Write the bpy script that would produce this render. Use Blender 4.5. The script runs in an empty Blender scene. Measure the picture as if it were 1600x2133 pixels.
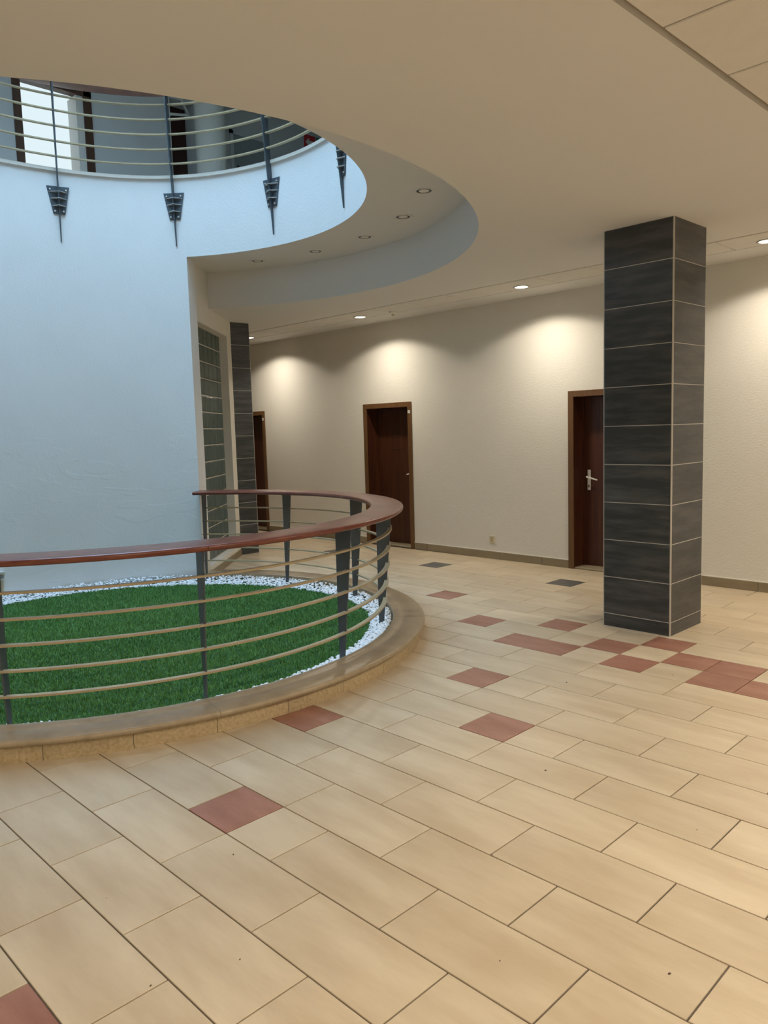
import bpy, math, random
from mathutils import Vector, Matrix
random.seed(7)
D = bpy.data
SC = bpy.context.scene
COL = SC.collection
pi = math.pi

# ------------------------------------------------------------------ camera
CAM_F, CAM_YAW, CAM_PITCH, CAM_ROLL, CAM_H = 1599.5, -0.8023, -0.1060, -0.0292, 1.6265
Fw = Vector((math.sin(CAM_YAW) * math.cos(CAM_PITCH), math.cos(CAM_YAW) * math.cos(CAM_PITCH), math.sin(CAM_PITCH)))
Rt = Fw.cross(Vector((0, 0, 1))).normalized()
Up = Rt.cross(Fw)
Rc = Rt * math.cos(CAM_ROLL) + Up * math.sin(CAM_ROLL)
Uc = -Rt * math.sin(CAM_ROLL) + Up * math.cos(CAM_ROLL)
cd = D.cameras.new('camera')
cd.sensor_fit = 'HORIZONTAL'
cd.sensor_width = 36.0
cd.lens = 36.0 * CAM_F / 1600.0
cd.clip_start = 0.05
cam = D.objects.new('camera', cd)
COL.objects.link(cam)
cam.matrix_world = Matrix(((Rc.x, Uc.x, -Fw.x, 0), (Rc.y, Uc.y, -Fw.y, 0), (Rc.z, Uc.z, -Fw.z, CAM_H), (0, 0, 0, 1)))
SC.camera = cam

# ------------------------------------------------------------------ world, big lights, exposure
w = D.worlds.new('overcast_sky')
SC.world = w
w.use_nodes = True
bg = w.node_tree.nodes['Background']
bg.inputs[0].default_value = (0.80, 0.95, 1.0, 1)
bg.inputs[1].default_value = 0.95
SC.view_settings.view_transform = 'Standard'
SC.view_settings.look = 'None'
SC.view_settings.gamma = 1.0
SC.view_settings.use_curve_mapping = False
SC.view_settings.exposure = 0.0

CX, CY = -6.0, 2.72          # centre of the round opening
ROOF = 9.6
UCEIL = 7.0

def area_light(name, loc, size, power, color, shape='DISK'):
    l = D.lights.new(name, 'AREA')
    l.shape = shape
    l.size = size
    l.energy = power
    l.color = color
    o = D.objects.new(name, l)
    COL.objects.link(o)
    o.location = loc
    return o

SKY_POWER = 640.0
area_light('skylight_daylight', (CX, CY, ROOF + 0.05), 4.4, SKY_POWER, (0.40, 0.68, 1.0))
LAMP_COL = (1.0, 0.90, 0.745)
WALL_LAMP_W, ROOM_LAMP_W = 98.0, 218.0

# ------------------------------------------------------------------ materials
def mat(name, color, rough=0.6, metal=0.0, spec=0.5):
    m = D.materials.new(name)
    m.use_nodes = True
    b = m.node_tree.nodes['Principled BSDF']
    b.inputs['Base Color'].default_value = (*color, 1)
    b.inputs['Roughness'].default_value = rough
    b.inputs['Metallic'].default_value = metal
    b.inputs['Specular IOR Level'].default_value = spec
    return m

def noisy(name, c1, c2, scale=(3, 3, 3), detail=6, rough=0.6, bump=0.0, bump_scale=None, lo=0.35, hi=0.65,
          rand=0.0, coord='world', metal=0.0, rough_var=0.0, bump_dist=0.01):
    """two-colour noise material in world or object space, with optional fine relief and per-object shift"""
    m = mat(name, c1, rough, metal)
    nt = m.node_tree
    N, L = nt.nodes, nt.links
    b = N['Principled BSDF']
    if coord == 'world':
        src = N.new('ShaderNodeNewGeometry').outputs['Position']
    else:
        src = N.new('ShaderNodeTexCoord').outputs['Object']
    oi = N.new('ShaderNodeObjectInfo')
    vec = src
    if rand > 0:
        comb = N.new('ShaderNodeVectorMath'); comb.operation = 'MULTIPLY_ADD'
        L.new(oi.outputs['Random'], comb.inputs[0]); comb.inputs[1].default_value = (37, 53, 29)
        L.new(src, comb.inputs[2]); vec = comb.outputs[0]
    mp = N.new('ShaderNodeMapping'); mp.inputs['Scale'].default_value = scale
    L.new(vec, mp.inputs['Vector'])
    no = N.new('ShaderNodeTexNoise'); no.inputs['Scale'].default_value = 1.0
    no.inputs['Detail'].default_value = detail; no.inputs['Roughness'].default_value = 0.62
    L.new(mp.outputs[0], no.inputs['Vector'])
    mr = N.new('ShaderNodeMapRange'); mr.inputs['From Min'].default_value = lo; mr.inputs['From Max'].default_value = hi
    L.new(no.outputs['Fac'], mr.inputs['Value'])
    mx = N.new('ShaderNodeMix'); mx.data_type = 'RGBA'
    mx.inputs['A'].default_value = (*c1, 1); mx.inputs['B'].default_value = (*c2, 1)
    L.new(mr.outputs[0], mx.inputs['Factor'])
    out = mx.outputs['Result']
    if rand > 0:
        hs = N.new('ShaderNodeHueSaturation')
        m2 = N.new('ShaderNodeMapRange'); m2.inputs['To Min'].default_value = 1 - rand; m2.inputs['To Max'].default_value = 1 + rand
        L.new(oi.outputs['Random'], m2.inputs['Value']); L.new(m2.outputs[0], hs.inputs['Value'])
        L.new(out, hs.inputs['Color']); out = hs.outputs[0]
    L.new(out, b.inputs['Base Color'])
    if rough_var > 0:
        m3 = N.new('ShaderNodeMapRange'); m3.inputs['To Min'].default_value = rough - rough_var; m3.inputs['To Max'].default_value = rough + rough_var
        L.new(no.outputs['Fac'], m3.inputs['Value']); L.new(m3.outputs[0], b.inputs['Roughness'])
    if bump > 0:
        n2 = N.new('ShaderNodeTexNoise'); n2.inputs['Scale'].default_value = bump_scale or 60
        n2.inputs['Detail'].default_value = 4
        L.new(src, n2.inputs['Vector'])
        bp = N.new('ShaderNodeBump'); bp.inputs['Strength'].default_value = bump; bp.inputs['Distance'].default_value = bump_dist
        L.new(n2.outputs['Fac'], bp.inputs['Height']); L.new(bp.outputs[0], b.inputs['Normal'])
    return m

M = {}
M['paint'] = noisy('white_plaster', (0.80, 0.79, 0.75), (0.77, 0.75, 0.71), (1.2, 1.2, 1.2), rough=0.85, bump=0.25, bump_scale=90)
M['cream'] = noisy('cream_wall_paint', (0.80, 0.765, 0.69), (0.77, 0.735, 0.66), (.8, .8, .8), rough=0.85, bump=0.3, bump_scale=80)
M['ceil'] = noisy('ceiling_plaster', (0.76, 0.74, 0.71), (0.74, 0.72, 0.69), (.6, .6, .6), rough=0.9)
M['panel'] = noisy('mineral_ceiling_panel', (0.78, 0.745, 0.69), (0.75, 0.715, 0.66), (9, 9, 9), rough=0.95, bump=0.2, bump_scale=250)
M['gap'] = mat('ceiling_gap_profile', (0.40, 0.35, 0.29), 0.8)
M['tile'] = noisy('beige_stone_tile', (0.510, 0.398, 0.265), (0.63, 0.52, 0.37), (1.5, 6.5, 1), detail=11, rough=0.42, rand=0.055, rough_var=0.10, bump=0.08, bump_scale=35)
M['tile_red'] = noisy('red_stone_tile', (0.285, 0.122, 0.080), (0.38, 0.185, 0.130), (3, 9, 1), detail=9, rough=0.42, rand=0.05, bump=0.08, bump_scale=35)
M['tile_gray'] = noisy('grey_stone_tile', (0.075, 0.075, 0.072), (0.12, 0.115, 0.105), (3, 9, 1), detail=9, rough=0.42, rand=0.05)
M['grout'] = noisy('dark_grout', (0.085, 0.068, 0.055), (0.14, 0.115, 0.09), (8, 8, 8), rough=0.9)
M['skirting'] = noisy('brown_skirting_tile', (0.27, 0.215, 0.135), (0.32, 0.26, 0.17), (3, 3, 12), rough=0.5, rand=0.08)
M['caulk'] = mat('white_caulk', (0.82, 0.78, 0.70), 0.7)
M['anthracite'] = noisy('anthracite_tile', (0.040, 0.045, 0.050), (0.13, 0.132, 0.135), (2.2, 2.2, 16), detail=10, rough=0.36, rand=0.12, lo=0.42, hi=0.85, rough_var=0.12)
M['colgrout'] = mat('pale_joint', (0.62, 0.60, 0.55), 0.8)
M['alu'] = mat('satin_aluminium', (0.55, 0.53, 0.49), 0.45, 0.6)
M['steel'] = noisy('blue_grey_painted_steel', (0.070, 0.088, 0.104), (0.085, 0.103, 0.120), (6, 6, 6), rough=0.42)
M['bar'] = noisy('tan_painted_bar', (0.42, 0.335, 0.205), (0.47, 0.38, 0.24), (9, 9, 9), rough=0.38)
M['curb'] = noisy('brown_stone_tread', (0.34, 0.26, 0.165), (0.45, 0.36, 0.24), (7, 7, 7), detail=9, rough=0.32, bump=0.06, bump_scale=120, rough_var=0.1)
M['riser'] = noisy('speckled_stone_riser', (0.44, 0.33, 0.18), (0.60, 0.48, 0.30), (60, 60, 60), detail=5, rough=0.55, rand=0.06)
M['doorleaf'] = None
M['white'] = mat('white_plastic', (0.80, 0.79, 0.75), 0.35)
M['ivory'] = mat('ivory_plastic', (0.66, 0.59, 0.42), 0.4)
M['black'] = mat('black_plastic', (0.02, 0.02, 0.02), 0.4)
M['pebble'] = noisy('white_pebble', (0.90, 0.90, 0.90), (0.80, 0.80, 0.81), (30, 30, 30), rough=0.6)
M['soil'] = mat('dark_green_turf_mat', (0.03, 0.09, 0.025), 0.95)
M['soffit'] = M['ceil']
M['upper_wall'] = noisy('grey_white_upper_wall', (0.66, 0.67, 0.68), (0.62, 0.63, 0.64), (1, 1, 1), rough=0.9)
M['red_sign'] = mat('red_sign_face', (0.55, 0.03, 0.04), 0.5)
M['green_sign'] = mat('green_sign_face', (0.01, 0.16, 0.09), 0.5)
M['grey_panel'] = mat('grey_door_panel', (0.30, 0.33, 0.34), 0.35)
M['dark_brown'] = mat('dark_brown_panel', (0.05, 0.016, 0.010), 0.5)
M['strip'] = mat('brown_metal_strip', (0.16, 0.09, 0.06), 0.4, 0.5)
M['debris'] = mat('dry_dirt_bit', (0.07, 0.045, 0.025), 0.9)

def wood(name, c1, c2, scale, rough, coat=0.0, coord='Object'):
    m = mat(name, c1, rough)
    nt = m.node_tree; N, L = nt.nodes, nt.links; b = N['Principled BSDF']
    tc = N.new('ShaderNodeTexCoord')
    mp = N.new('ShaderNodeMapping'); mp.inputs['Scale'].default_value = scale
    L.new(tc.outputs[coord], mp.inputs['Vector'])
    no = N.new('ShaderNodeTexNoise'); no.inputs['Scale'].default_value = 1; no.inputs['Detail'].default_value = 8
    no.inputs['Distortion'].default_value = 0.6
    L.new(mp.outputs[0], no.inputs['Vector'])
    mr = N.new('ShaderNodeMapRange'); mr.inputs['From Min'].default_value = 0.35; mr.inputs['From Max'].default_value = 0.68
    L.new(no.outputs['Fac'], mr.inputs['Value'])
    mx = N.new('ShaderNodeMix'); mx.data_type = 'RGBA'
    mx.inputs['A'].default_value = (*c1, 1); mx.inputs['B'].default_value = (*c2, 1)
    L.new(mr.outputs[0], mx.inputs['Factor']); L.new(mx.outputs['Result'], b.inputs['Base Color'])
    b.inputs['Coat Weight'].default_value = coat
    b.inputs['Coat Roughness'].default_value = 0.22
    return m
M['doorleaf'] = wood('dark_red_door_veneer', (0.050, 0.013, 0.006), (0.085, 0.026, 0.010), (22, 22, 1.2), 0.42)
M['doorframe'] = wood('brown_door_frame_wood', (0.125, 0.058, 0.020), (0.165, 0.080, 0.030), (22, 22, 1.5), 0.45)
M['handrail'] = wood('red_varnished_handrail', (0.130, 0.024, 0.012), (0.215, 0.056, 0.026), (7, 7, 40), 0.36, coat=0.35)
M['upframe'] = wood('brown_upper_frame', (0.07, 0.03, 0.015), (0.10, 0.045, 0.022), (20, 20, 2), 0.45)

def emis(name, color, strength):
    m = D.materials.new(name); m.use_nodes = True
    nt = m.node_tree; nt.nodes.clear()
    e = nt.nodes.new('ShaderNodeEmission'); e.inputs[0].default_value = (*color, 1); e.inputs[1].default_value = strength
    o = nt.nodes.new('ShaderNodeOutputMaterial'); nt.links.new(e.outputs[0], o.inputs[0])
    return m
M['bulb'] = emis('lit_lamp_face', (1.0, 0.93, 0.78), 9.0)

def glass_block():
    m = mat('fluted_glass_block', (0.20, 0.27, 0.24), 0.16)
    nt = m.node_tree; N, L = nt.nodes, nt.links; b = N['Principled BSDF']
    b.inputs['Specular IOR Level'].default_value = 0.7
    b.inputs['Base Color'].default_value = (0.070, 0.112, 0.106, 1)
    tc = N.new('ShaderNodeTexCoord')
    mp = N.new('ShaderNodeMapping'); mp.inputs['Scale'].default_value = (1, 1, 1)
    L.new(tc.outputs['Object'], mp.inputs['Vector'])
    wv = N.new('ShaderNodeTexWave'); wv.bands_direction = 'X'; wv.inputs['Scale'].default_value = 11.0; wv.inputs['Distortion'].default_value = 0.3
    L.new(mp.outputs[0], wv.inputs['Vector'])
    bp = N.new('ShaderNodeBump'); bp.inputs['Strength'].default_value = 0.6; bp.inputs['Distance'].default_value = 0.01
    L.new(wv.outputs['Fac'], bp.inputs['Height']); L.new(bp.outputs[0], b.inputs['Normal'])
    return m
M['glassblock'] = glass_block()

def plaster_drum():
    """the drum wall: white plaster with a few wavy repair ripples as relief"""
    m = noisy('white_drum_plaster', (0.80, 0.81, 0.80), (0.77, 0.78, 0.77), (1.5, 1.5, 1.5), rough=0.88)
    nt = m.node_tree; N, L = nt.nodes, nt.links; b = N['Principled BSDF']
    g = N.new('ShaderNodeNewGeometry')
    n1 = N.new('ShaderNodeTexNoise'); n1.inputs['Scale'].default_value = 55; n1.inputs['Detail'].default_value = 5
    L.new(g.outputs['Position'], n1.inputs['Vector'])
    mp = N.new('ShaderNodeMapping'); mp.inputs['Scale'].default_value = (1.1, 1.1, 2.6)
    L.new(g.outputs['Position'], mp.inputs['Vector'])
    n2 = N.new('ShaderNodeTexNoise'); n2.inputs['Scale'].default_value = 1.0; n2.inputs['Detail'].default_value = 3; n2.inputs['Distortion'].default_value = 1.6
    L.new(mp.outputs[0], n2.inputs['Vector'])
    rp = N.new('ShaderNodeValToRGB')
    rp.color_ramp.elements[0].position = 0.50; rp.color_ramp.elements[0].color = (0, 0, 0, 1)
    rp.color_ramp.elements[1].position = 0.525; rp.color_ramp.elements[1].color = (1, 1, 1, 1)
    L.new(n2.outputs['Fac'], rp.inputs[0])
    sx = N.new('ShaderNodeSeparateXYZ'); L.new(g.outputs['Position'], sx.inputs[0])
    zr = N.new('ShaderNodeMapRange'); zr.interpolation_type = 'SMOOTHSTEP'
    zr.inputs['From Min'].default_value = 1.95; zr.inputs['From Max'].default_value = 1.55
    zr.inputs['To Min'].default_value = 0; zr.inputs['To Max'].default_value = 1
    L.new(sx.outputs['Z'], zr.inputs['Value'])
    mu = N.new('ShaderNodeMath'); mu.operation = 'MULTIPLY'; L.new(rp.outputs[0], mu.inputs[0]); L.new(zr.outputs[0], mu.inputs[1])
    ad = N.new('ShaderNodeMath'); ad.operation = 'MULTIPLY_ADD'
    L.new(mu.outputs[0], ad.inputs[0]); ad.inputs[1].default_value = 0.65; L.new(n1.outputs['Fac'], ad.inputs[2])
    bp = N.new('ShaderNodeBump'); bp.inputs['Strength'].default_value = 0.22; bp.inputs['Distance'].default_value = 0.008
    L.new(ad.outputs[0], bp.inputs['Height']); L.new(bp.outputs[0], b.inputs['Normal'])
    return m
M['drum'] = plaster_drum()

# ------------------------------------------------------------------ mesh helpers
class MB:
    def __init__(s): s.v = []; s.f = []
    def add(s, vs, fs):
        o = len(s.v); s.v += [tuple(v) for v in vs]; s.f += [tuple(i + o for i in f) for f in fs]; return s
    def box(s, x0, x1, y0, y1, z0, z1):
        return s.add([(x0, y0, z0), (x1, y0, z0), (x1, y1, z0), (x0, y1, z0), (x0, y0, z1), (x1, y0, z1), (x1, y1, z1), (x0, y1, z1)],
                     [(3, 2, 1, 0), (4, 5, 6, 7), (0, 1, 5, 4), (1, 2, 6, 5), (2, 3, 7, 6), (3, 0, 4, 7)])
    def obox(s, o, ax, ay, az, x0, x1, y0, y1, z0, z1):
        o, ax, ay, az = Vector(o), Vector(ax), Vector(ay), Vector(az)
        t = MB().box(x0, x1, y0, y1, z0, z1)
        return s.add([o + ax * a + ay * b + az * c for a, b, c in t.v], t.f)
    def prism(s, pts, d):
        """closed polygon pts (3d list) extruded by vector d"""
        n = len(pts); d = Vector(d); a = [Vector(p) for p in pts]
        return s.add(a + [p + d for p in a], [tuple(range(n))[::-1], tuple(range(n, 2 * n))] + [(i, (i + 1) % n, n + (i + 1) % n, n + i) for i in range(n)])
    def sweep(s, prof, th0, th1, n, c=(CX, CY), rfun=None, close=True, loop=False):
        """closed profile of (r, z) revolved from th0 to th1 (radians) about c; rfun shifts r by angle"""
        m = len(prof); vs = []
        for i in range(n + (0 if loop else 1)):
            t = th0 + (th1 - th0) * i / n
            k = rfun(t) if rfun else 0.0
            for r, z in prof: vs.append((c[0] + (r + k) * math.cos(t), c[1] + (r + k) * math.sin(t), z))
        fs = []
        for i in range(n):
            i2 = (i + 1) % n if loop else i + 1
            for j in range(m if close else m - 1):
                j2 = (j + 1) % m
                fs.append((i * m + j, i2 * m + j, i2 * m + j2, i * m + j2))
        if close and not loop:
            fs.append(tuple(range(m))[::-1]); fs.append(tuple(range(n * m, (n + 1) * m)))
        return s.add(vs, fs)
    def lathe(s, prof, c=(0, 0, 0), n=28, flip=False):
        """open (r, z) profile turned around a vertical axis; ends with r=0 are closed"""
        vs = []; fs = []; m = len(prof)
        for i in range(n):
            t = 2 * pi * i / n
            for r, z in prof: vs.append((c[0] + r * math.cos(t), c[1] + r * math.sin(t), c[2] + z))
        for i in range(n):
            i2 = (i + 1) % n
            for j in range(m - 1): fs.append((i * m + j, i2 * m + j, i2 * m + j + 1, i * m + j + 1))
        return s.add(vs, fs)
    def mesh(s, name, m, smooth=None):
        me = D.meshes.new(name)
        me.from_pydata(s.v, [], s.f)
        import bmesh
        bm = bmesh.new(); bm.from_mesh(me)
        bmesh.ops.recalc_face_normals(bm, faces=bm.faces[:])
        bm.to_mesh(me); bm.free()
        if m: me.materials.append(m)
        if smooth:
            me.polygons.foreach_set('use_smooth', [True] * len(me.polygons))
            me.set_sharp_from_angle(angle=math.radians(smooth))
        me.update()
        return me
    def build(s, name, m, parent=None, loc=None, smooth=None, **props):
        return link(name, s.mesh(name, m, smooth), parent, loc, **props)

def link(name, me, parent=None, loc=None, **props):
    o = D.objects.new(name, me); COL.objects.link(o)
    if parent is not None: o.parent = parent
    if loc is not None: o.location = loc
    for k, v in props.items(): o[k] = v
    return o

def bevel(o, wdt, seg=2):
    b = o.modifiers.new('bevel', 'BEVEL'); b.width = wdt; b.segments = seg; b.limit_method = 'ANGLE'
    return o

def thing(name, label, cat, loc=(0, 0, 0), rot=0.0, group=None):
    o = D.objects.new(name, None); COL.objects.link(o)
    o.location = loc; o.rotation_euler = (0, 0, rot); o.empty_display_size = 0.1
    o['label'] = label; o['category'] = cat
    if group: o['group'] = group
    return o

def struct(name, mb, m, label=None, cat=None, smooth=None):
    o = mb.build(name, m, smooth=smooth)
    o['kind'] = 'structure'
    if label: o['label'] = label
    if cat: o['category'] = cat
    return o

def struct_empty(name, label, cat, loc=(0, 0, 0), rot=0.0):
    o = thing(name, label, cat, loc, rot); o['kind'] = 'structure'; return o

def copy_tree(o, parent=None):
    c = o.copy(); COL.objects.link(c)
    if parent is not None: c.parent = parent
    for ch in list(o.children): copy_tree(ch, c)
    return c

# ------------------------------------------------------------------ key dimensions (metres)
H = 3.10            # ceiling
H2 = 3.51           # soffit of the round recess
H3 = 4.305          # upper floor edge
WY = 7.522          # back wall
R2 = 2.995          # ceiling opening
XL, XR, YN, YF = -13.0, 2.4, -3.6, WY
XS = -1.465         # left edge of the panelled ceiling field
YS = 6.575          # near edge of the panelled strip along the wall
YS2 = 7.06
rad = math.radians
TH_W = rad(130.5)   # where the drum wall ends

def smooth01(x): x = max(0.0, min(1.0, x)); return x * x * (3 - 2 * x)
def rdrum(t):
    d = math.degrees(t) % 360
    if d > 300: d -= 360
    if d <= 105: return 2.155
    if d <= 130.5: return 2.155 + 0.015 * smooth01((d - 105) / 25.5)
    return 2.17 - 0.10 * smooth01((d - 130.5) / 45.0)

# ================================================================== STRUCTURE
# ---- floor
floor = struct('floor', MB().box(XL, XR, YN, WY + 0.4, -0.12, -0.006), M['grout'], 'beige stone tiled hall floor with a few red and grey tiles', 'floor')

TA, TB, TPH, TX0, TY0 = 0.2990, 0.2981, 0.0120, -2.632, 1.2929
cph, sph = math.cos(TPH), math.sin(TPH)
def lat(j, k): return (TX0 + TA * j * cph - TB * k * sph, TY0 + TA * j * sph + TB * k * cph)
RED = {(-1, 1), (0, 6), (-2, 8), (-8, 14), (-5, 12), (-3, 13), (-1, 12), (0, 13), (0, 11), (1, 12), (2, 12), (2, 11), (3, 11),
       (-3, 11), (-2, 11), (-3, 4), (1, -3)}
GRAY = {(-12, 18), (-6, 18), (-18, 18)}
GAP = 0.0029
def tile_mb(l):
    e = 0.0015; x1, y1 = TA * l - GAP, TB - GAP
    b = MB()
    b.add([(GAP, GAP, -0.006), (x1, GAP, -0.006), (x1, y1, -0.006), (GAP, y1, -0.006),
           (GAP, GAP, -e), (x1, GAP, -e), (x1, y1, -e), (GAP, y1, -e),
           (GAP + e, GAP + e, 0), (x1 - e, GAP + e, 0), (x1 - e, y1 - e, 0), (GAP + e, y1 - e, 0)],
          [(0, 1, 5, 4), (1, 2, 6, 5), (2, 3, 7, 6), (3, 0, 4, 7), (4, 5, 9, 8), (5, 6, 10, 9), (6, 7, 11, 10), (7, 4, 8, 11), (8, 9, 10, 11)])
    return b
TM = {(l, c): tile_mb(l).mesh('floor_tile', M[c]) for l in (1, 2) for c in ('tile', 'tile_red', 'tile_gray')}
def project(x, y, z):
    d = Vector((x, y, z - CAM_H)); dz = d.dot(Fw)
    if dz < 0.05: return None
    return 800 + CAM_F * d.dot(Rc) / dz, 1066.5 - CAM_F * d.dot(Uc) / dz, dz
cells = []
for k in range(-17, 22):
    for j0 in range(-36, 18):
        if (j0 - k) % 2: continue
        cols = ['tile_red' if (j, k) in RED else 'tile_gray' if (j, k) in GRAY else 'tile' for j in (j0, j0 + 1)]
        if (j0, k) == (-3, 11): parts = [(j0, 2, 'tile_red')]
        elif cols[0] == cols[1] == 'tile': parts = [(j0, 2, 'tile')]
        else: parts = [(j0, 1, cols[0]), (j0 + 1, 1, cols[1])]
        for j, l, c in parts:
            x, y = lat(j + l / 2, k + 0.5)
            if x < XL + 0.2 or x > XR - 0.2 or y < YN + 0.1 or y > WY + 0.06: continue
            rr = math.hypot(x - CX, y - CY)
            if rr < 2.05: continue
            q = project(x, y, 0)
            vis = q is not None and -90 < q[0] < 1690 and -50 < q[1] < 2250
            if vis and x < -8.2 and y < 5.2: vis = False
            cells.append((0 if vis else 1, q[2] if q else 99, j, k, l, c))
cells.sort()
rest = MB()
shown = 0
for hid, dist, j, k, l, c in cells:
    x, y = lat(j, k)
    special = c != 'tile'
    if (not hid and shown < 296) or special:
        o = link('floor_tile', TM[(l, c)], floor, (x, y, random.uniform(-0.0006, 0.0)))
        o.rotation_euler = (0, 0, TPH); shown += 1
    else:
        t = tile_mb(l)
        rest.add([(x + a * cph - b * sph, y + a * sph + b * cph, z) for a, b, z in t.v], t.f)
rest.build('floor_tile_field', M['tile'], floor, kind='stuff')

# ---- back wall with three door openings
DOORS = [(-11.50, -10.55), (-8.14, -7.19), (-4.765, -3.815)]
DH = 2.0
wb = MB()
edges = [XL] + [e for d in DOORS for e in d] + [XR]
for i in range(0, len(edges), 2): wb.box(edges[i], edges[i + 1], WY, WY + 0.32, 0, H + 0.1)
for a, b in DOORS: wb.box(a, b, WY, WY + 0.32, DH, H + 0.1)
wall_back = struct('wall_back', wb, M['cream'], 'cream painted back wall with wooden doors and lamp scallops', 'wall')
struct('wall_right', MB().box(XR, XR + 0.2, YN, WY + 0.32, 0, H + 0.1), M['cream'], 'cream wall closing the hall on the right', 'wall')
struct('wall_front', MB().box(XL, XR, YN - 0.2, YN, 0, H + 0.1), M['cream'], 'cream wall closing the hall behind the viewer', 'wall')
struct('wall_left', MB().box(XL - 0.2, XL, YN - 0.2, WY + 0.32, 0, H + 0.1), M['cream'], 'cream wall at the far left end of the corridor', 'wall')

# baseboards
bb = struct_empty('baseboard_back', 'brown stone skirting tiles along the cream back wall', 'baseboard')
PX = -5.126
def skirting(x0, x1):
    xs = [x0]
    k = math.ceil((x0 - PX) / 0.608 + 0.05)
    while PX + k * 0.608 < x1 - 0.05: xs.append(PX + k * 0.608); k += 1
    xs.append(x1)
    for a, b in zip(xs, xs[1:]):
        bevel(MB().box(a + 0.0015, b - 0.0015, WY - 0.011, WY, 0, 0.092).build('skirting_tile', M['skirting'], bb), 0.002, 1)
    MB().box(x0, x1, WY - 0.009, WY, 0.092, 0.100).build('caulk_line', M['caulk'], bb)
skirting(-10.55, -8.14); skirting(-7.19, -4.765); skirting(-3.815, XR)

# ---- ceiling with the round opening
def ring_plate(x0, x1, y0, y1, z0, z1, rf, n=144):
    """rectangular plate with a round hole of radius rf(theta)"""
    ths = [2 * pi * i / n for i in range(n)]
    for x, y in ((x0, y0), (x1, y0), (x1, y1), (x0, y1)): ths.append(math.atan2(y - CY, x - CX) % (2 * pi))
    ths = sorted(ths); b = MB(); m = len(ths); vs = []
    for t in ths:
        c, s = math.cos(t), math.sin(t)
        tx = ((x1 if c > 0 else x0) - CX) / c if abs(c) > 1e-9 else 1e9
        ty = ((y1 if s > 0 else y0) - CY) / s if abs(s) > 1e-9 else 1e9
        q = min(tx, ty); r = rf(t)
        for rr in (r, q):
            for z in (z0, z1): vs.append((CX + rr * c, CY + rr * s, z))
    fs = []
    for i in range(m):
        a, d = 4 * i, 4 * ((i + 1) % m)
        fs += [(a, a + 2, d + 2, d), (a + 1, d + 1, d + 3, a + 3), (a, d, d + 1, a + 1), (a + 2, a + 3, d + 3, d + 2)]
    return b.add(vs, fs)
ceiling = struct('ceiling', ring_plate(XL, XS, YN, YS, H, H2 + 0.02, lambda t: R2), M['ceil'],
                 'smooth beige plaster ceiling with a large round opening', 'ceiling', smooth=40)
MB().box(XL, XR, YS2, WY, H, H + 0.03).build('ceiling_border', M['ceil'], ceiling)
MB().box(0.34, XR, YN, YS2, H, H + 0.03).build('ceiling_border', M['ceil'], ceiling)
MB().box(XS, XR, YN, WY, H + 0.028, H + 0.05).build('panel_backing', M['gap'], ceiling)
MB().box(XL, XS, YS, WY, H + 0.028, H + 0.05).build('panel_backing', M['gap'], ceiling)
G = 0.014
def panel(x0, x1, y0, y1, g=G):
    bevel(MB().box(x0 + g / 2, x1 - g / 2, y0 + g / 2, y1 - g / 2, H, H + 0.027).build('ceiling_panel', M['panel'], ceiling), 0.004, 1)
x = -4.58 - 14 * 0.6
while x < XS - 0.05:
    x1 = min(x + 0.6, XS)
    if x > XL - 0.3: panel(max(x, XL), x1, YS + 0.028, YS2 - 0.002, 0.009)
    x += 0.6
for i in range(3):
    y = 2.925 - 11 * 0.598
    while y < YS2 - 0.05:
        if y + 0.598 > YN: panel(XS + 0.022 + 0.6 * i, XS + 0.022 + 0.6 * (i + 1), max(y, YN), min(y + 0.598, YS2))
        y += 0.598

# ---- upper slab: recess soffit, fascia, upper floor
us = ring_plate(-11.18, 4.5, -5.0, 11.5, H2, H3 - 0.02, lambda t: rdrum(t) + 0.004, 240)
ceiling_soffit = struct('ceiling_soffit', us, M['ceil'], 'plaster soffit of the round recess with eyeball downlights', 'ceiling', smooth=40)
wd = MB()
# fascia band over the open side (profile inner face r=0 offset added by rdrum)
wd.sweep([(0, H2 - 0.0005), (0.004, H2 - 0.0005), (0.004, H3), (0, H3)], rad(-110), TH_W, 200, rfun=rdrum)
wd.sweep([(0, -0.05), (0.24, -0.05), (0.24, H3), (0, H3)], TH_W, rad(250), 120, rfun=rdrum)
wall_drum = struct('wall_drum', wd, M['drum'], 'curved white plaster drum wall and fascia lit blue by daylight', 'wall', smooth=40)
tr = MB(); tr.sweep([(-0.022, H3), (0.14, H3), (0.14, H3 + 0.032), (-0.022, H3 + 0.032)], 0, 2 * pi, 200, rfun=rdrum, loop=True)
struct('trim_1', tr, M['caulk'], 'pale edge strip along the upper floor above the curved fascia', 'trim', smooth=40)

# ---- radial wall with the glass block window
W0 = Vector((-7.4093, 4.3701, 0)); W1 = Vector((-8.757, 5.752, 0))
WU = (W1 - W0).normalized(); WN = Vector((WU.y, -WU.x, 0)); WLEN = (W1 - W0).length; ZV = Vector((0, 0, 1))
OT0, OT1, OZ0, OZ1, WTH = 0.237, 1.700, 0.135, 2.885, 0.24
wg = MB()
def wgb(t0, t1, d0, d1, z0, z1): wg.obox(W0, WU, WN, ZV, t0, t1, -d1, -d0, z0, z1)
wgb(0.045, OT0, 0, WTH, 0, H2); wgb(OT1, WLEN, 0, WTH, 0, H2); wgb(OT0, OT1, 0, WTH, OZ1, H2); wgb(OT0, OT1, 0, WTH, 0, OZ0)
struct('wall_glass_side', wg, M['cream'], 'cream radial wall holding the tall glass block window', 'wall')
MBs = MB().obox(W0, WU, WN, ZV, 0.03, WLEN - 0.005, 0, 0.012, 0, 0.085)
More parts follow.
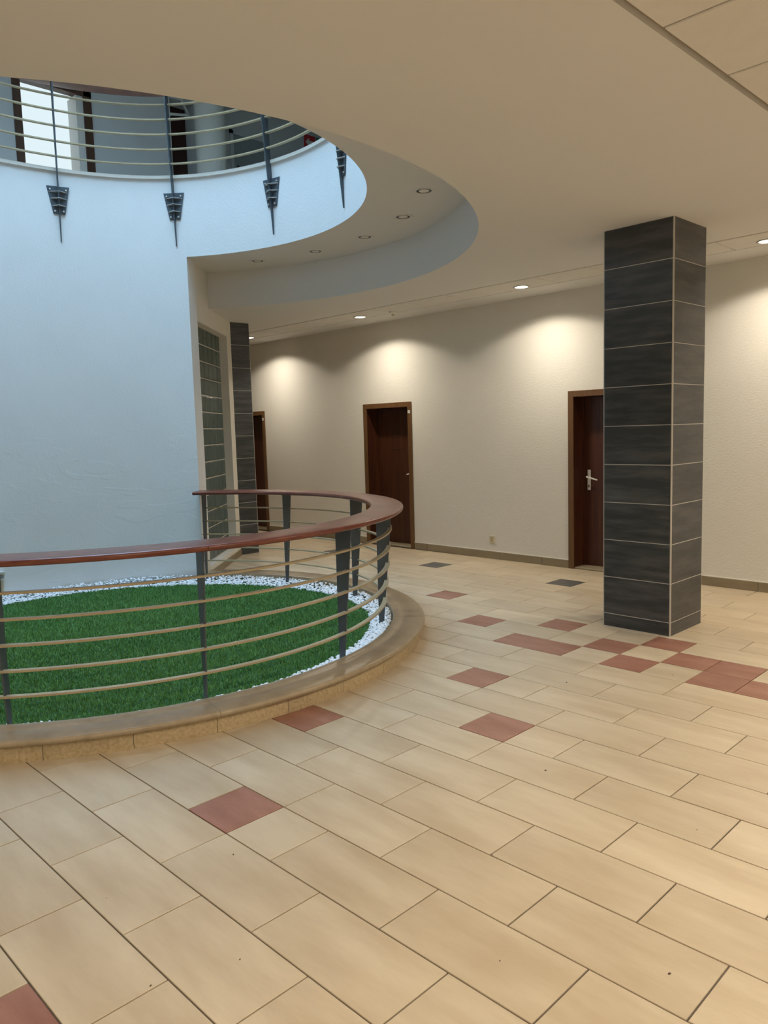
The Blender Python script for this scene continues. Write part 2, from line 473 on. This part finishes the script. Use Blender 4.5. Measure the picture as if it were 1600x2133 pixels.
bs = struct('baseboard_side', MBs, M['skirting'], 'brown stone skirting under the glass block window', 'baseboard')
win = struct_empty('window_1', 'tall window of green grey glass blocks beside the dark pillar', 'window', tuple(W0), math.atan2(WU.y, WU.x))
NR, NC = 14, 7
bh, bw = (OZ1 - OZ0) / NR, (OT1 - OT0) / NC
# local frame: x along the wall, +y away from the viewer side (-WN)
MB().box(OT0, OT1, 0.112, 0.185, OZ0, OZ1).build('mortar', M['caulk'], win)
gb = MB()
def pillow(wd_, ht, dp):
    b = MB(); e = 0.012
    v = []
    for y, k in ((0, e), (-dp * 0.6, e * 0.4), (-dp, e * 1.6)):
        v += [(-wd_ / 2 + k, y, -ht / 2 + k), (wd_ / 2 - k, y, -ht / 2 + k), (wd_ / 2 - k, y, ht / 2 - k), (-wd_ / 2 + k, y, ht / 2 - k)]
    f = []
    for i in (0, 4):
        for j in range(4): f.append((i + j, i + (j + 1) % 4, i + 4 + (j + 1) % 4, i + 4 + j))
    f.append((8, 9, 10, 11)); f.append((3, 2, 1, 0))
    return b.add(v, f)
gm = pillow(bw - 0.003, bh - 0.003, 0.014).mesh('glass_block', M['glassblock'])
for r in range(NR):
    for c in range(NC):
        link('glass_block', gm, win, (OT0 + (c + 0.5) * bw, 0.112, OZ0 + (r + 0.5) * bh))
# fix orientation: local +y must point away from the viewer
# (rotation maps local x to WU; local y to the left normal of WU)

# ---- upper storey: floor is the top of the slab, walls, roof
struct('floor_upper', ring_plate(-11.18, 4.5, -5.0, 11.5, H3 - 0.02, H3, lambda t: rdrum(t) + 0.125), M['tile'], 'upper storey floor around the opening', 'floor')
UX = -10.9
UD0, UD1, UDZ = 4.08, 4.83, 6.37       # bright doorway
VD0, VD1 = 6.28, 6.70                  # dark opening
uw = MB()
def ub(y0, y1, z0, z1): uw.box(UX - 0.28, UX, y0, y1, z0, z1)
ub(-5, UD0 - 0.10, H3, UCEIL); ub(UD0 - 0.10, UD1 + 0.21, UDZ + 0.1, UCEIL); ub(UD1 + 0.21, VD0, H3, UCEIL); ub(VD1, 11.5, H3, UCEIL); ub(VD0, VD1, 6.72, UCEIL)
struct('wall_upper_left', uw, M['upper_wall'], 'grey white wall of the upper storey behind the railing', 'wall')
struct('wall_upper_back', MB().box(UX, 4.5, 11.3, 11.5, H3, UCEIL), M['upper_wall'], 'far wall of the upper storey', 'wall')
struct('wall_upper_right', MB().box(4.3, 4.5, -5, 11.5, H3, UCEIL), M['upper_wall'], 'right wall of the upper storey', 'wall')
struct('wall_upper_front', MB().box(UX, 4.5, -5.2, -5, H3, UCEIL), M['upper_wall'], 'near wall of the upper storey', 'wall')
struct('ceiling_upper_shade', ring_plate(-11.18, 4.5, -5.2, 11.5, UCEIL, UCEIL + 0.2, lambda t: 2.35), M['upper_wall'], 'unseen upper storey ceiling with a round opening, added to shade the walls', 'ceiling')  # ceiling ring out of view, added to keep skylight off the upper walls
struct('wall_shaft_added', MB().sweep([(2.35, UCEIL), (2.5, UCEIL), (2.5, ROOF + 0.15), (2.35, ROOF + 0.15)], 0, 2 * pi, 96, loop=True), M['paint'], 'unseen round white shaft added under the skylight', 'wall', smooth=40)  # unseen shaft, added with the ceiling ring to narrow the skylight
d4 = struct_empty('door_4', 'bright open doorway with brown frame on the upper storey', 'door', (UX, UD0, H3))
fr = MB(); fr.box(-0.10, 0.03, -0.10, 0.0, 0, UDZ - H3 + 0.1); fr.box(-0.10, 0.03, UD1 - UD0 + 0.10, UD1 - UD0 + 0.21, 0, UDZ - H3 + 0.1); fr.box(-0.10, 0.03, -0.10, UD1 - UD0 + 0.21, UDZ - H3, UDZ - H3 + 0.1)
fr.build('door_frame', M['upframe'], d4)
MB().box(-0.28, 0.0, UD1 - UD0, UD1 - UD0 + 0.10, 0, UDZ - H3).build('jamb_lining', M['ceil'], d4)
d5 = struct_empty('door_5', 'dark passage opening beside the white round pillar upstairs', 'door', (UX, VD0, H3))
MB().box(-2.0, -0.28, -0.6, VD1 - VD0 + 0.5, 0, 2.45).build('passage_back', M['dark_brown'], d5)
cl = MB(); cl.prism([(0.02, -0.02, 2.14), (0.02, 0.30, 2.20), (0.02, 0.30, 2.235), (0.02, -0.02, 2.175)], (0.02, 0, 0)); cl.prism([(0.02, 0.30, 2.20), (0.02, 0.33, 2.20), (0.02, 0.20, 2.42), (0.02, 0.17, 2.42)], (0.02, 0, 0))
cl.build('door_closer_arm', M['white'], d5)
o = thing('wall_socket', 'small beige socket low on the grey wall upstairs', 'socket', (UX, 6.05, 5.42))
bevel(MB().box(0, 0.012, -0.05, 0.05, -0.05, 0.05).build('cover_plate', M['ivory'], o), 0.004, 1)
MB().box(0.012, 0.014, -0.025, 0.025, -0.025, 0.025).build('socket_face', M['riser'], o)
d6 = struct_empty('door_6', 'white framed grey panel door on the upper storey', 'door', (UX, 7.32, H3))
f6 = MB(); f6.box(0, 0.03, 0, 0.06, 0, 2.2); f6.box(0, 0.03, 0.66, 0.72, 0, 2.2); f6.box(0, 0.03, 0, 0.72, 2.14, 2.2); f6.build('door_frame', M['upper_wall'], d6)
lf = MB().box(0, 0.018, 0.06, 0.66, 0, 2.14).build('door_leaf', M['grey_panel'], d6)
MB().box(0.018, 0.03, 0.11, 0.16, 1.50, 1.66).build('lock_plate', M['dark_brown'], lf)

# ================================================================== DOORS of the hall
def door(n, x0, x1, hinge_right, label, tag=True, handle='lever', holder=False):
    wd_ = x1 - x0; dep = 0.20; cw = 0.068
    d = struct_empty('door_%d' % n, label, 'door', (x0, WY, 0))
    f = MB()
    f.box(0, cw, -0.016, 0, 0, DH); f.box(wd_ - cw, wd_, -0.016, 0, 0, DH); f.box(cw, wd_ - cw, -0.016, 0, DH - cw, DH)
    fo = bevel(f.build('door_frame', M['doorframe'], d), 0.003, 1)
    l = MB()
    l.box(cw - 0.022, cw, 0.0, dep, 0, DH - cw + 0.02); l.box(wd_ - cw, wd_ - cw + 0.022, 0.0, dep, 0, DH - cw + 0.02)
    l.box(cw, wd_ - cw, 0.0, dep, DH - cw, DH - cw + 0.02); l.build('jamb_lining', M['doorleaf'], d)
    s = MB(); s.box(cw, cw + 0.02, dep - 0.02, dep, 0.02, DH - cw); s.box(wd_ - cw - 0.02, wd_ - cw, dep - 0.02, dep, 0.02, DH - cw); s.build('door_stop', M['doorleaf'], d)
    leaf = bevel(MB().box(cw + 0.003, wd_ - cw - 0.003, dep, dep + 0.04, 0.022, DH - cw - 0.003).build('door_leaf', M['doorleaf'], d), 0.002, 1)
    MB().box(0, wd_, dep + 0.04, 0.30, -0.005, DH).build('door_backing', M['dark_brown'], d)
    bevel(MB().box(cw, wd_ - cw, 0.0, dep + 0.03, 0, 0.020).build('threshold', M['skirting'], d), 0.004, 1)
    hx = cw + 0.075 if hinge_right else wd_ - cw - 0.075
    sg = 1 if hinge_right else -1
    hp = MB(); hp.box(hx - 0.02, hx + 0.02, dep - 0.010, dep, 0.885, 1.115)
    h = bevel(hp.build('door_handle', M['white'], d), 0.008, 3)
    lv = MB(); lv.lathe([(0, 0), (0.011, 0), (0.011, 0.05), (0, 0.05)], n=12)
    lv2 = MB().add([(hx + a, dep - 0.01 - c, 1.035 + b) for a, b, c in lv.v], lv.f)
    lv2.prism([(hx - 0.012 * sg, dep - 0.055, 1.047), (hx - 0.012 * sg, dep - 0.055, 1.027), (hx + 0.125 * sg, dep - 0.055, 0.998), (hx + 0.128 * sg, dep - 0.055, 1.012)], (0, 0.014, 0))
    bevel(lv2.build('lever', M['white'], h), 0.003, 2)
    MB().box(hx - 0.006, hx + 0.006, dep - 0.0115, dep - 0.010, 0.915, 0.945).build('keyhole', M['black'], h)
    if tag:
        tg = MB().box(wd_ - 0.056, wd_ - 0.016, -0.019, -0.016, 1.845, 1.885).build('number_tag', M['white'], d)
        MB().box(wd_ - 0.046, wd_ - 0.026, -0.0195, -0.019, 1.857, 1.869).build('tag_print', M['grey_panel'], tg)
    if holder:
        hd = MB().box(wd_ * 0.42, wd_ * 0.62, dep - 0.004, dep, 1.37, 1.545).build('sign_holder', M['doorleaf'], d)
        MB().box(wd_ * 0.42, wd_ * 0.62, dep - 0.008, dep - 0.004, 1.54, 1.547).build('holder_strip', M['strip'], hd)
        MB().box(wd_ * 0.43, wd_ * 0.61, dep - 0.008, dep - 0.004, 1.365, 1.371).build('holder_strip', M['strip'], hd)
        MB().box(wd_ * 0.625, wd_ * 0.635, dep - 0.008, dep, 1.60, 1.61).build('holder_pin', M['strip'], hd)
    return d
door(1, *DOORS[0], False, 'brown wooden door partly hidden behind the dark pillar by the glass blocks')
door(2, *DOORS[1], False, 'closed dark brown door with an empty sign holder and white number tag', holder=True)
door(3, *DOORS[2], True, 'dark brown door with white lever handle beside the big tiled pillar', tag=False)

# ================================================================== PILLARS
def pillar(name, label, x1, y0, wx, wy):
    """x1: +X face, y0: -Y face"""
    t = thing(name, label, 'pillar', (x1 - wx / 2, y0 + wy / 2, 0))
    hx, hy = wx / 2, wy / 2
    MB().box(-hx + 0.0016, hx - 0.0016, -hy + 0.0016, hy - 0.0016, 0, H).build('pillar_core', M['colgrout'], t)
    zs = [0.0] + [0.106 + 0.3 * i for i in range(10)] + [H]
    g = 0.0026; e = 0.009
    for a, b in zip(zs, zs[1:]):
        for s in (-1, 1):
            bevel(MB().box(-hx + e, hx - e, min(s * hy, s * (hy - 0.0014)), max(s * hy, s * (hy - 0.0014)), a + g, b - g).build('pillar_tile', M['anthracite'], t), 0.0006, 1)
            bevel(MB().box(min(s * hx, s * (hx - 0.0014)), max(s * hx, s * (hx - 0.0014)), -hy + e, hy - e, a + g, b - g).build('pillar_tile', M['anthracite'], t), 0.0006, 1)
    for sx in (-1, 1):
        for sy in (-1, 1):
            c = MB()
            n = 5; pts = [(0, 0)]
            for i in range(n + 1):
                q = (pi / 2) * i / n
                pts.append((0.010 * math.cos(q), 0.010 * math.sin(q)))
            cx, cy = sx * (hx - 0.0095), sy * (hy - 0.0095)
            c.prism([(cx + sx * a, cy + sy * b, 0.001) for a, b in pts], (0, 0, H - 0.002))
            c.build('corner_trim', M['alu'], t)
    return t
pillar('tiled_pillar', 'large square pillar clad in anthracite tiles in the open floor', -2.6076, 5.5107, 0.567, 0.544)
pillar('tiled_pillar', 'narrow looking dark tiled pillar at the end of the glass block wall', -8.757, 5.507, 0.567, 0.544)

def table(T):
    def f(t):
        d = math.degrees(t) % 360
        if d > 260: d -= 360
        for (a, p), (b, q) in zip(T, T[1:]):
            if d <= b: return p + (q - p) * max(0.0, (d - a)) / (b - a)
        return T[-1][1]
    return f
drail = table([(-110, 0), (0, 0), (20, -0.016), (35, -0.033), (50, -0.045), (65, -0.058), (80, -0.085), (95, -0.117), (110, -0.150), (122, -0.172), (135, -0.185), (260, -0.185)])
dcurb = table([(-110, 0), (10, 0), (30, 0.012), (45, 0.018), (60, 0.008), (75, -0.02), (90, -0.058), (105, -0.10), (120, -0.14), (135, -0.165), (260, -0.165)])
# ================================================================== PLANTER: curb, lawn, pebbles
CT0, CT1 = rad(-108), rad(129.6)
curb = thing('planter_curb', 'low curved stone curb with rounded tread around the artificial lawn', 'curb', (CX, CY, 0))
def sweep_local(prof, a, b, n, rf=None): return MB().sweep(prof, a, b, n, c=(0, 0), rfun=rf or dcurb)
a = rad(-13.3)
while a > CT0: a -= rad(10.25)
jo = []
while a < CT1:
    jo.append(a); a += rad(10.25)
jo = [CT0] + [q for q in jo if q > CT0 + 0.03 and q < CT1 - 0.03] + [CT1]
for p, q in zip(jo, jo[1:]):
    sweep_local([(2.30, 0.0), (2.475, 0.0), (2.475, 0.086), (2.30, 0.086)], p + 0.0006, q - 0.0006, 8).build('riser_tile', M['riser'], curb, smooth=40)
sweep_local([(2.27, 0.001), (2.473, 0.001), (2.473, 0.0855), (2.27, 0.0855)], CT0 + 0.001, CT1 - 0.001, 90).build('curb_core', M['grout'], curb, smooth=40)
prof = [(2.245, 0.02), (2.275, 0.02), (2.275, 0.088), (2.488, 0.088)]
for i in range(7):
    t = -pi / 2 + pi * i / 6
    prof.append((2.488 + 0.0185 * math.cos(t), 0.1065 + 0.0185 * math.sin(t)))
prof += [(2.36, 0.124), (2.345, 0.1205), (2.325, 0.1205), (2.31, 0.127), (2.262, 0.129), (2.25, 0.125), (2.245, 0.115)]
ts = [CT0, rad(-97), rad(-69), rad(-41), rad(-13), rad(15), rad(43), rad(71), rad(99), CT1]
for p, q in zip(ts, ts[1:]):
    sweep_local(prof, p + 0.0004, q - 0.0004, 22).build('curb_tread', M['curb'], curb, smooth=35)

def rgrass(t):
    d = math.degrees(t) % 360
    if d > 250: d -= 360
    if d <= 50: return 2.09
    return 2.09 - 0.25 * smooth01((d - 50) / 95)
def rin(t):
    d = math.degrees(t) % 360
    if d > 252: d -= 360
    return 2.243 + dcurb(t) if d < 130.6 else min(rdrum(t) - 0.004, 2.243 + dcurb(t) + 0.07 * smooth01((d - 130.6) / 12))
bed = MB()
n = 160
bed.v = [(CX, CY, 0.045)] + [(CX + rin(2 * pi * i / n) * math.cos(2 * pi * i / n), CY + rin(2 * pi * i / n) * math.sin(2 * pi * i / n), 0.045) for i in range(n)]
bed.f = [(0, i + 1, (i + 1) % n + 1) for i in range(n)]
bo = bed.build('planter_bed', M['soil'], None); bo['kind'] = 'structure'; bo['label'] = 'dark bed under the artificial grass inside the round curb'; bo['category'] = 'planter bed'

def turf_mat():
    m = mat('artificial_grass', (0.03, 0.14, 0.03), 0.65)
    nt = m.node_tree; N, L = nt.nodes, nt.links; b = N['Principled BSDF']
    g = N.new('ShaderNodeNewGeometry')
    no = N.new('ShaderNodeTexNoise'); no.inputs['Scale'].default_value = 60; no.inputs['Detail'].default_value = 5
    L.new(g.outputs['Position'], no.inputs['Vector'])
    rp = N.new('ShaderNodeValToRGB')
    rp.color_ramp.elements[0].position = 0.3; rp.color_ramp.elements[0].color = (0.075, 0.225, 0.050, 1)
    rp.color_ramp.elements[1].position = 0.72; rp.color_ramp.elements[1].color = (0.20, 0.46, 0.13, 1)
    L.new(no.outputs['Fac'], rp.inputs[0]); L.new(rp.outputs[0], b.inputs['Base Color'])
    return m
M['turf'] = turf_mat()
gv, gf = [], []
rg = random.Random(3)
for i in range(150000):
    t = rg.uniform(0, 2 * pi); r = 2.12 * math.sqrt(rg.random())
    if r > rgrass(t) + rg.uniform(-0.012, 0.012): continue
    x, y = CX + r * math.cos(t), CY + r * math.sin(t)
    a = rg.uniform(0, 2 * pi); wv_ = rg.uniform(0.0022, 0.004); h = rg.uniform(0.014, 0.026)
    la = rg.uniform(0, 2 * pi); ln = rg.uniform(0.003, 0.016)
    dx, dy = wv_ * math.cos(a), wv_ * math.sin(a)
    o = len(gv)
    gv += [(x - dx, y - dy, 0.045), (x + dx, y + dy, 0.045), (x + ln * math.cos(la), y + ln * math.sin(la), 0.045 + h)]
    gf.append((o, o + 1, o + 2))
gme = D.meshes.new('artificial_grass'); gme.from_pydata(gv, [], gf); gme.materials.append(M['turf'])
go = link('artificial_grass', gme); go['kind'] = 'stuff'; go['label'] = 'short green artificial grass filling the round planter'; go['category'] = 'grass'

ico_v = []; 
def stone(b, x, y, z, r, rg):
    # squashed, faceted 14-vertex stone
    dirs = [(1, 0, 0), (-1, 0, 0), (0, 1, 0), (0, -1, 0), (0, 0, 1), (0, 0, -1)] + [(sx, sy, sz) for sx in (-1, 1) for sy in (-1, 1) for sz in (-1, 1)]
    rot = rg.uniform(0, pi); c, s = math.cos(rot), math.sin(rot)
    ex, ey, ez = r * rg.uniform(0.9, 1.5), r * rg.uniform(0.75, 1.05), r * rg.uniform(0.6, 0.9)
    o = len(b.v)
    for d in dirs:
        l = math.sqrt(sum(q * q for q in d)); k = rg.uniform(0.82, 1.1)
        X, Y, Z = d[0] / l * ex * k, d[1] / l * ey * k, d[2] / l * ez * k
        b.v.append((x + X * c - Y * s, y + X * s + Y * c, z + Z))
    # axis verts 0..5, corners 6..13 (index 6 + 4*sx + 2*sy + sz)
    def cn(sx, sy, sz): return o + 6 + 4 * (sx > 0) + 2 * (sy > 0) + (sz > 0)
    for ax in range(3):
        for sg in (-1, 1):
            cen = o + ax * 2 + (0 if sg > 0 else 1)
            oth = [i for i in range(3) if i != ax]
            ring = []
            for p, q in ((-1, -1), (1, -1), (1, 1), (-1, 1)):
                e = [0, 0, 0]; e[ax] = sg; e[oth[0]] = p; e[oth[1]] = q
                ring.append(cn(*e))
            for i in range(4): b.f.append((cen, ring[i], ring[(i + 1) % 4]))
pb = MB(); rg = random.Random(5)
for i in range(9000):
    t = rg.uniform(rad(-108), rad(250))
    d = math.degrees(t)
    r0, r1 = rgrass(t) - 0.012, rin(t) - 0.014
    r = rg.uniform(r0, r1)
    k = (r - r0) / (r1 - r0)
    sz = rg.uniform(0.008, 0.0155)
    stone(pb, CX + r * math.cos(t), CY + r * math.sin(t), rg.uniform(0.048, 0.062) + 0.045 * k * k, sz, rg)
po = pb.build('white_pebbles', M['pebble'], None, smooth=50)
po['kind'] = 'stuff'; po['label'] = 'white pebble strip between the grass and the curb'; po['category'] = 'pebbles'

# ================================================================== RAILINGS
def handrail_profile(r0, r1, z0, z1, e=0.016):
    pts = []
    for cx, cz, a0 in ((r1 - e, z1 - e, 0), (r0 + e, z1 - e, 90), (r0 + e, z0 + e, 180), (r1 - e, z0 + e, 270)):
        for i in range(5):
            a = rad(a0 + 90 * i / 4); pts.append((cx + e * math.cos(a), cz + e * math.sin(a)))
    return pts
def fin(th, prof, thick):
    """radial plate: (r, z) polygon extruded tangentially, local to the round centre"""
    c, s = math.cos(th), math.sin(th)
    tx, ty = -s, c
    pts = [(r * c - tx * thick / 2, r * s - ty * thick / 2, z) for r, z in prof]
    return MB().prism(pts, (tx * thick, ty * thick, 0))

rail = thing('curved_railing', 'curved railing with red wooden handrail and tan bars around the lawn', 'railing', (CX, CY, 0))
RA0, RA1 = rad(-97.3), rad(130.8)
rj = [RA0] + [rad(q) for q in (-68.6, -40.4, -12.7, 15.9, 43.9, 72.3, 101.3)] + [RA1]
for p, q in zip(rj, rj[1:]):
    sweep_local(handrail_profile(2.145, 2.412, 0.996, 1.032), p + 0.0003, q - 0.0003, 26, drail).build('handrail', M['handrail'], rail, smooth=40)
for d in (-96.8, -68.6, -39.7, -12.7, 15.9, 43.9, 72.3, 101.3, 128.3):
    e = drail(rad(d))
    pr = [(2.19 + e, 0.05), (2.232 + e, 0.05), (2.236 + e, 0.12), (2.318 + e, 0.997), (2.19 + e, 0.997)]
    bevel(fin(rad(d), pr, 0.010).build('railing_post', M['steel'], rail), 0.0015, 1)
    fo = fin(rad(d), [(2.185 + e, 0.990), (2.325 + e, 0.990), (2.325 + e, 0.9965), (2.185 + e, 0.9965)], 0.03)
    fo.build('saddle_plate', M['steel'], rail)
for z in (0.275, 0.418, 0.560, 0.702, 0.845):
    ro = 2.238 + 0.08 * (z - 0.12) / 0.881
    sweep_local([(ro - 0.022, z - 0.006), (ro + 0.012, z - 0.006), (ro + 0.012, z + 0.006), (ro - 0.022, z + 0.006)], RA0 + 0.004, rad(129.4), 200, drail).build('railing_bar', M['bar'], rail, smooth=40)

ur = thing('curved_railing', 'upper storey railing with steel brackets fixed to the blue lit fascia', 'railing', (CX, CY, H3))
def loc_sweep(prof, a, b, n): return MB().sweep([(r, z - H3) for r, z in prof], a, b, n, c=(0, 0), rfun=lambda t: rdrum(t) - 2.155)
UA0, UA1 = rad(10), rad(238)
for i in range(8):
    p, q = UA0 + (UA1 - UA0) * i / 8, UA0 + (UA1 - UA0) * (i + 1) / 8
    loc_sweep(handrail_profile(1.975, 2.235, 5.155, 5.195), p, q - 0.0004, 26).build('handrail', M['handrail'], ur, smooth=40)
for z in (5.020, 4.875, 4.728, 4.580, 4.435):
    loc_sweep([(2.075, z - 0.006), (2.108, z - 0.006), (2.108, z + 0.006), (2.075, z + 0.006)], UA0, UA1, 180).build('railing_bar', M['bar'], ur, smooth=40)
for d in (10.6, 41.2, 71.8, 102.5, 133.1, 163.9, 194.5, 225.0):
    th = rad(d); k = rdrum(th) - 2.155; rw = 2.155 + k
    pr = [(rw - 0.004, 3.62), (rw - 0.004, 4.20), (rw - 0.042, 5.156), (rw - 0.160, 5.156), (rw - 0.012, 3.62)]
    post = fin(th, [(r, z - H3) for r, z in pr], 0.010).build('railing_post', M['steel'], ur)
    c, s = math.cos(th), math.sin(th)
    tx, ty = -s, c
    def wp(tt, dr, z): return ((rw - dr) * c + tx * tt, (rw - dr) * s + ty * tt, z - H3)
    plate = MB().prism([wp(-0.108, 0.004, 4.16), wp(0.108, 0.004, 4.16), wp(0.056, 0.004, 3.89), wp(-0.056, 0.004, 3.89)], (-c * 0.008, -s * 0.008, 0))
    pl = plate.build('bracket_plate', M['steel'], ur)
    for z, hw in ((4.10, 0.092), (4.035, 0.080), (3.965, 0.066)):
        MB().prism([wp(-hw, 0.01, z), wp(hw, 0.01, z), wp(0.008, 0.062, z), wp(-0.008, 0.062, z)], (0, 0, 0.006)).build('bracket_rib', M['alu'], pl)
    for q, z in ((-0.075, 4.125), (0.075, 4.125), (-0.04, 3.915), (0.04, 3.915)):
        bl = MB(); bl.lathe([(0, 0), (0.009, 0), (0.009, 0.010), (0, 0.012)], n=8)
        bx = wp(q, 0.012, z)
        MB().add([(bx[0] + tx * a - c * cc, bx[1] + ty * a - s * cc, bx[2] + b) for a, b, cc in bl.v], bl.f).build('bolt', M['alu'], pl)

# ================================================================== LAMPS
def lit_downlight(x, y, watts, label, group, spot=True):
    t = thing('recessed_downlight', label, 'ceiling light', (x, y, H), group=group)
    b = MB(); b.lathe([(0.068, 0.004), (0.070, -0.006), (0.086, -0.008), (0.090, -0.002), (0.090, 0.0)], n=32); b.build('trim_ring', M['alu'], t, smooth=40)
    b = MB(); b.lathe([(0.0, -0.010), (0.045, -0.008), (0.066, -0.003), (0.068, 0.002)], n=32); b.build('lamp_face', M['bulb'], t, smooth=60)
    l = D.lights.new('downlight_beam', 'SPOT'); l.energy = watts; l.color = LAMP_COL
    l.spot_size = rad(144); l.spot_blend = 0.22; l.shadow_soft_size = 0.05
    # the reflector throws most light straight down: intensity follows a power of the cosine
    l.use_nodes = True
    nt = l.node_tree; em = nt.nodes['Emission']
    tc = nt.nodes.new('ShaderNodeTexCoord'); sp = nt.nodes.new('ShaderNodeSeparateXYZ')
    ab = nt.nodes.new('ShaderNodeMath'); ab.operation = 'ABSOLUTE'
    pw = nt.nodes.new('ShaderNodeMath'); pw.operation = 'POWER'; pw.inputs[1].default_value = 1.4
    nt.links.new(tc.outputs['Normal'], sp.inputs[0]); nt.links.new(sp.outputs['Z'], ab.inputs[0])
    nt.links.new(ab.outputs[0], pw.inputs[0]); nt.links.new(pw.outputs[0], em.inputs['Strength'])
    o = D.objects.new('downlight_beam', l); COL.objects.link(o); o.parent = t; o.location = (0, 0, -0.03)
    return t
WL = [(-10.01, 'lit round downlight near the wall just past the glass block pillar'),
      (-7.494, 'lit round downlight over the door with the sign holder'),
      (-4.95, 'lit round downlight over the wall between the two right doors'),
      (-2.466, 'lit round downlight in the strip past the large tiled pillar'),
      (0.05, 'lit round downlight in the far right of the wall strip')]
for x, lb in WL: lit_downlight(x, 6.915, WALL_LAMP_W, lb, 'downlights in the strip along the back wall')
for y in (-2.0, 0.5, 3.0, 5.5):
    lit_downlight(-0.20, y, ROOM_LAMP_W, 'lit downlight in the square ceiling panels beside the plain ceiling', 'downlights in the panelled field')

for x, y, lb in ((-3.9, -1.3, 'added unseen downlight on the entrance side of the lawn, warming the drum wall'), (-6.6, -1.5, 'added unseen downlight beyond the round lawn railing, warming the drum wall')):
    lit_downlight(x, y, 95.0, lb, 'added downlights out of view')  # extra lamps out of view, added to warm the lower drum wall

for i, d in enumerate((15.6, 32.2, 48.9, 65.4, 82.2, 98.8, 115.5)):
    th = rad(d)
    t = thing('eyeball_downlight', 'unlit round eyeball downlight in the soffit of the round recess', 'ceiling light', (CX + 2.61 * math.cos(th), CY + 2.61 * math.sin(th), H2), group='unlit downlights around the recess')
    b = MB(); b.lathe([(0.062, 0.0), (0.063, -0.004), (0.080, -0.008), (0.089, -0.008), (0.092, 0.0)], n=32); b.build('trim_ring', M['ceil'], t, smooth=40)
    b = MB(); b.lathe([(0.0625, -0.0015), (0.0, -0.0015)], n=28); b.build('dark_gap', M['black'], t)
    b = MB(); b.lathe([(0.0, -0.007), (0.030, -0.006), (0.041, -0.003), (0.042, -0.0016)], n=28); b.build('eyeball', M['ceil'], t, smooth=60)

# ================================================================== SMALL THINGS
s = thing('motion_sensor', 'small white motion sensor on the ceiling strip', 'sensor', (-6.93, 6.96, H))
b = MB(); b.lathe([(0.0, -0.032), (0.030, -0.032), (0.052, -0.022), (0.055, 0.0)], n=24); b.build('sensor_base', M['white'], s, smooth=40)
b = MB(); b.lathe([(0.0, -0.058), (0.012, -0.055), (0.022, -0.045), (0.026, -0.031)], n=18); b.build('sensor_lens', M['ivory'], s, smooth=60)

o = thing('wall_socket', 'ivory power socket low on the cream wall between two doors', 'socket', (-5.858, WY, 0.245))
bevel(MB().box(-0.041, 0.041, -0.010, 0, -0.048, 0.048).build('cover_plate', M['ivory'], o), 0.004, 2)
b = MB().box(-0.018, 0.018, -0.0125, -0.010, -0.028, 0.028).build('socket_face', M['riser'], o)
b = MB().box(-0.026, 0.026, -0.014, -0.010, 0.034, 0.040).build('flap_hinge', M['white'], o)

th = rad(188.2); rr = rdrum(th)
o = thing('double_socket', 'white surface mounted socket box low on the curved white wall', 'socket', (CX + rr * math.cos(th), CY + rr * math.sin(th), 0.305), th + pi / 2)
bevel(MB().box(-0.08, 0.08, 0.0, 0.045, -0.045, 0.045).build('socket_box', M['white'], o), 0.006, 2)
for q in (-0.038, 0.038):
    b = MB(); b.lathe([(0.0, 0.0), (0.019, 0.0), (0.023, 0.004), (0.023, 0.0)], n=16)
    MB().add([(q + a, 0.0455 + c, -0.008 + e) for a, e, c in b.v], b.f).build('socket_hole', M['grey_panel'], o)
MB().box(-0.078, 0.078, 0.045, 0.058, 0.030, 0.047).build('socket_lid', M['white'], o)
MB().box(-0.07, 0.07, 0.0, 0.012, -0.20, -0.046).build('cable_duct', M['ivory'], o)

# upper storey: round white pillar, signs, door closer
o = thing('round_pillar', 'white round pillar on the upper storey between passage and grey door', 'pillar', (-10.55, 6.75, H3))
b = MB(); b.lathe([(0.0, 0.0), (0.23, 0.0), (0.23, UCEIL - H3), (0.0, UCEIL - H3)], n=40); b.build('pillar_shaft', M['paint'], o, smooth=40)
o = thing('fire_sign', 'red sign with a white arrow on the upper storey wall', 'sign', (UX, 8.86, 6.55))
MB().box(0, 0.008, 0, 0.25, 0, 0.25).build('sign_board', M['red_sign'], o)
ar = MB(); ar.prism([(0.008, 0.03, 0.125), (0.008, 0.11, 0.205), (0.008, 0.11, 0.155), (0.008, 0.21, 0.155), (0.008, 0.21, 0.095), (0.008, 0.11, 0.095), (0.008, 0.11, 0.045)], (0.002, 0, 0))
ar.build('arrow', M['white'], o)
o = thing('exit_sign', 'green escape route sign beside the red arrow sign', 'sign', (UX, 9.13, 6.55))
MB().box(0, 0.008, 0, 0.42, 0, 0.25).build('sign_board', M['green_sign'], o)
ar = MB(); ar.prism([(0.008, 0.04, 0.125), (0.008, 0.10, 0.19), (0.008, 0.10, 0.15), (0.008, 0.19, 0.15), (0.008, 0.19, 0.10), (0.008, 0.10, 0.10), (0.008, 0.10, 0.06)], (0.002, 0, 0))
ar.build('arrow', M['white'], o)
MB().box(0.008, 0.010, 0.27, 0.36, 0.04, 0.21).build('door_pictogram', M['white'], o)

# dirt specks on the floor
db = MB(); rg = random.Random(11)
for x, y in ((-2.47, 1.52), (-2.55, 1.05), (-1.35, 1.75), (-1.72, 2.2), (-0.98, 2.05), (-2.18, 4.66), (-2.6, 4.1), (-1.25, 2.9), (-2.0, 2.95), (-1.95, 1.2), (-2.05, 0.95)):
    stone(db, x + rg.uniform(-.02, .02), y, 0.002, rg.uniform(0.0018, 0.0042), rg)
o = db.build('floor_debris', M['debris']); o['kind'] = 'stuff'; o['label'] = 'tiny dark dirt specks scattered on the tiles'; o['category'] = 'debris'
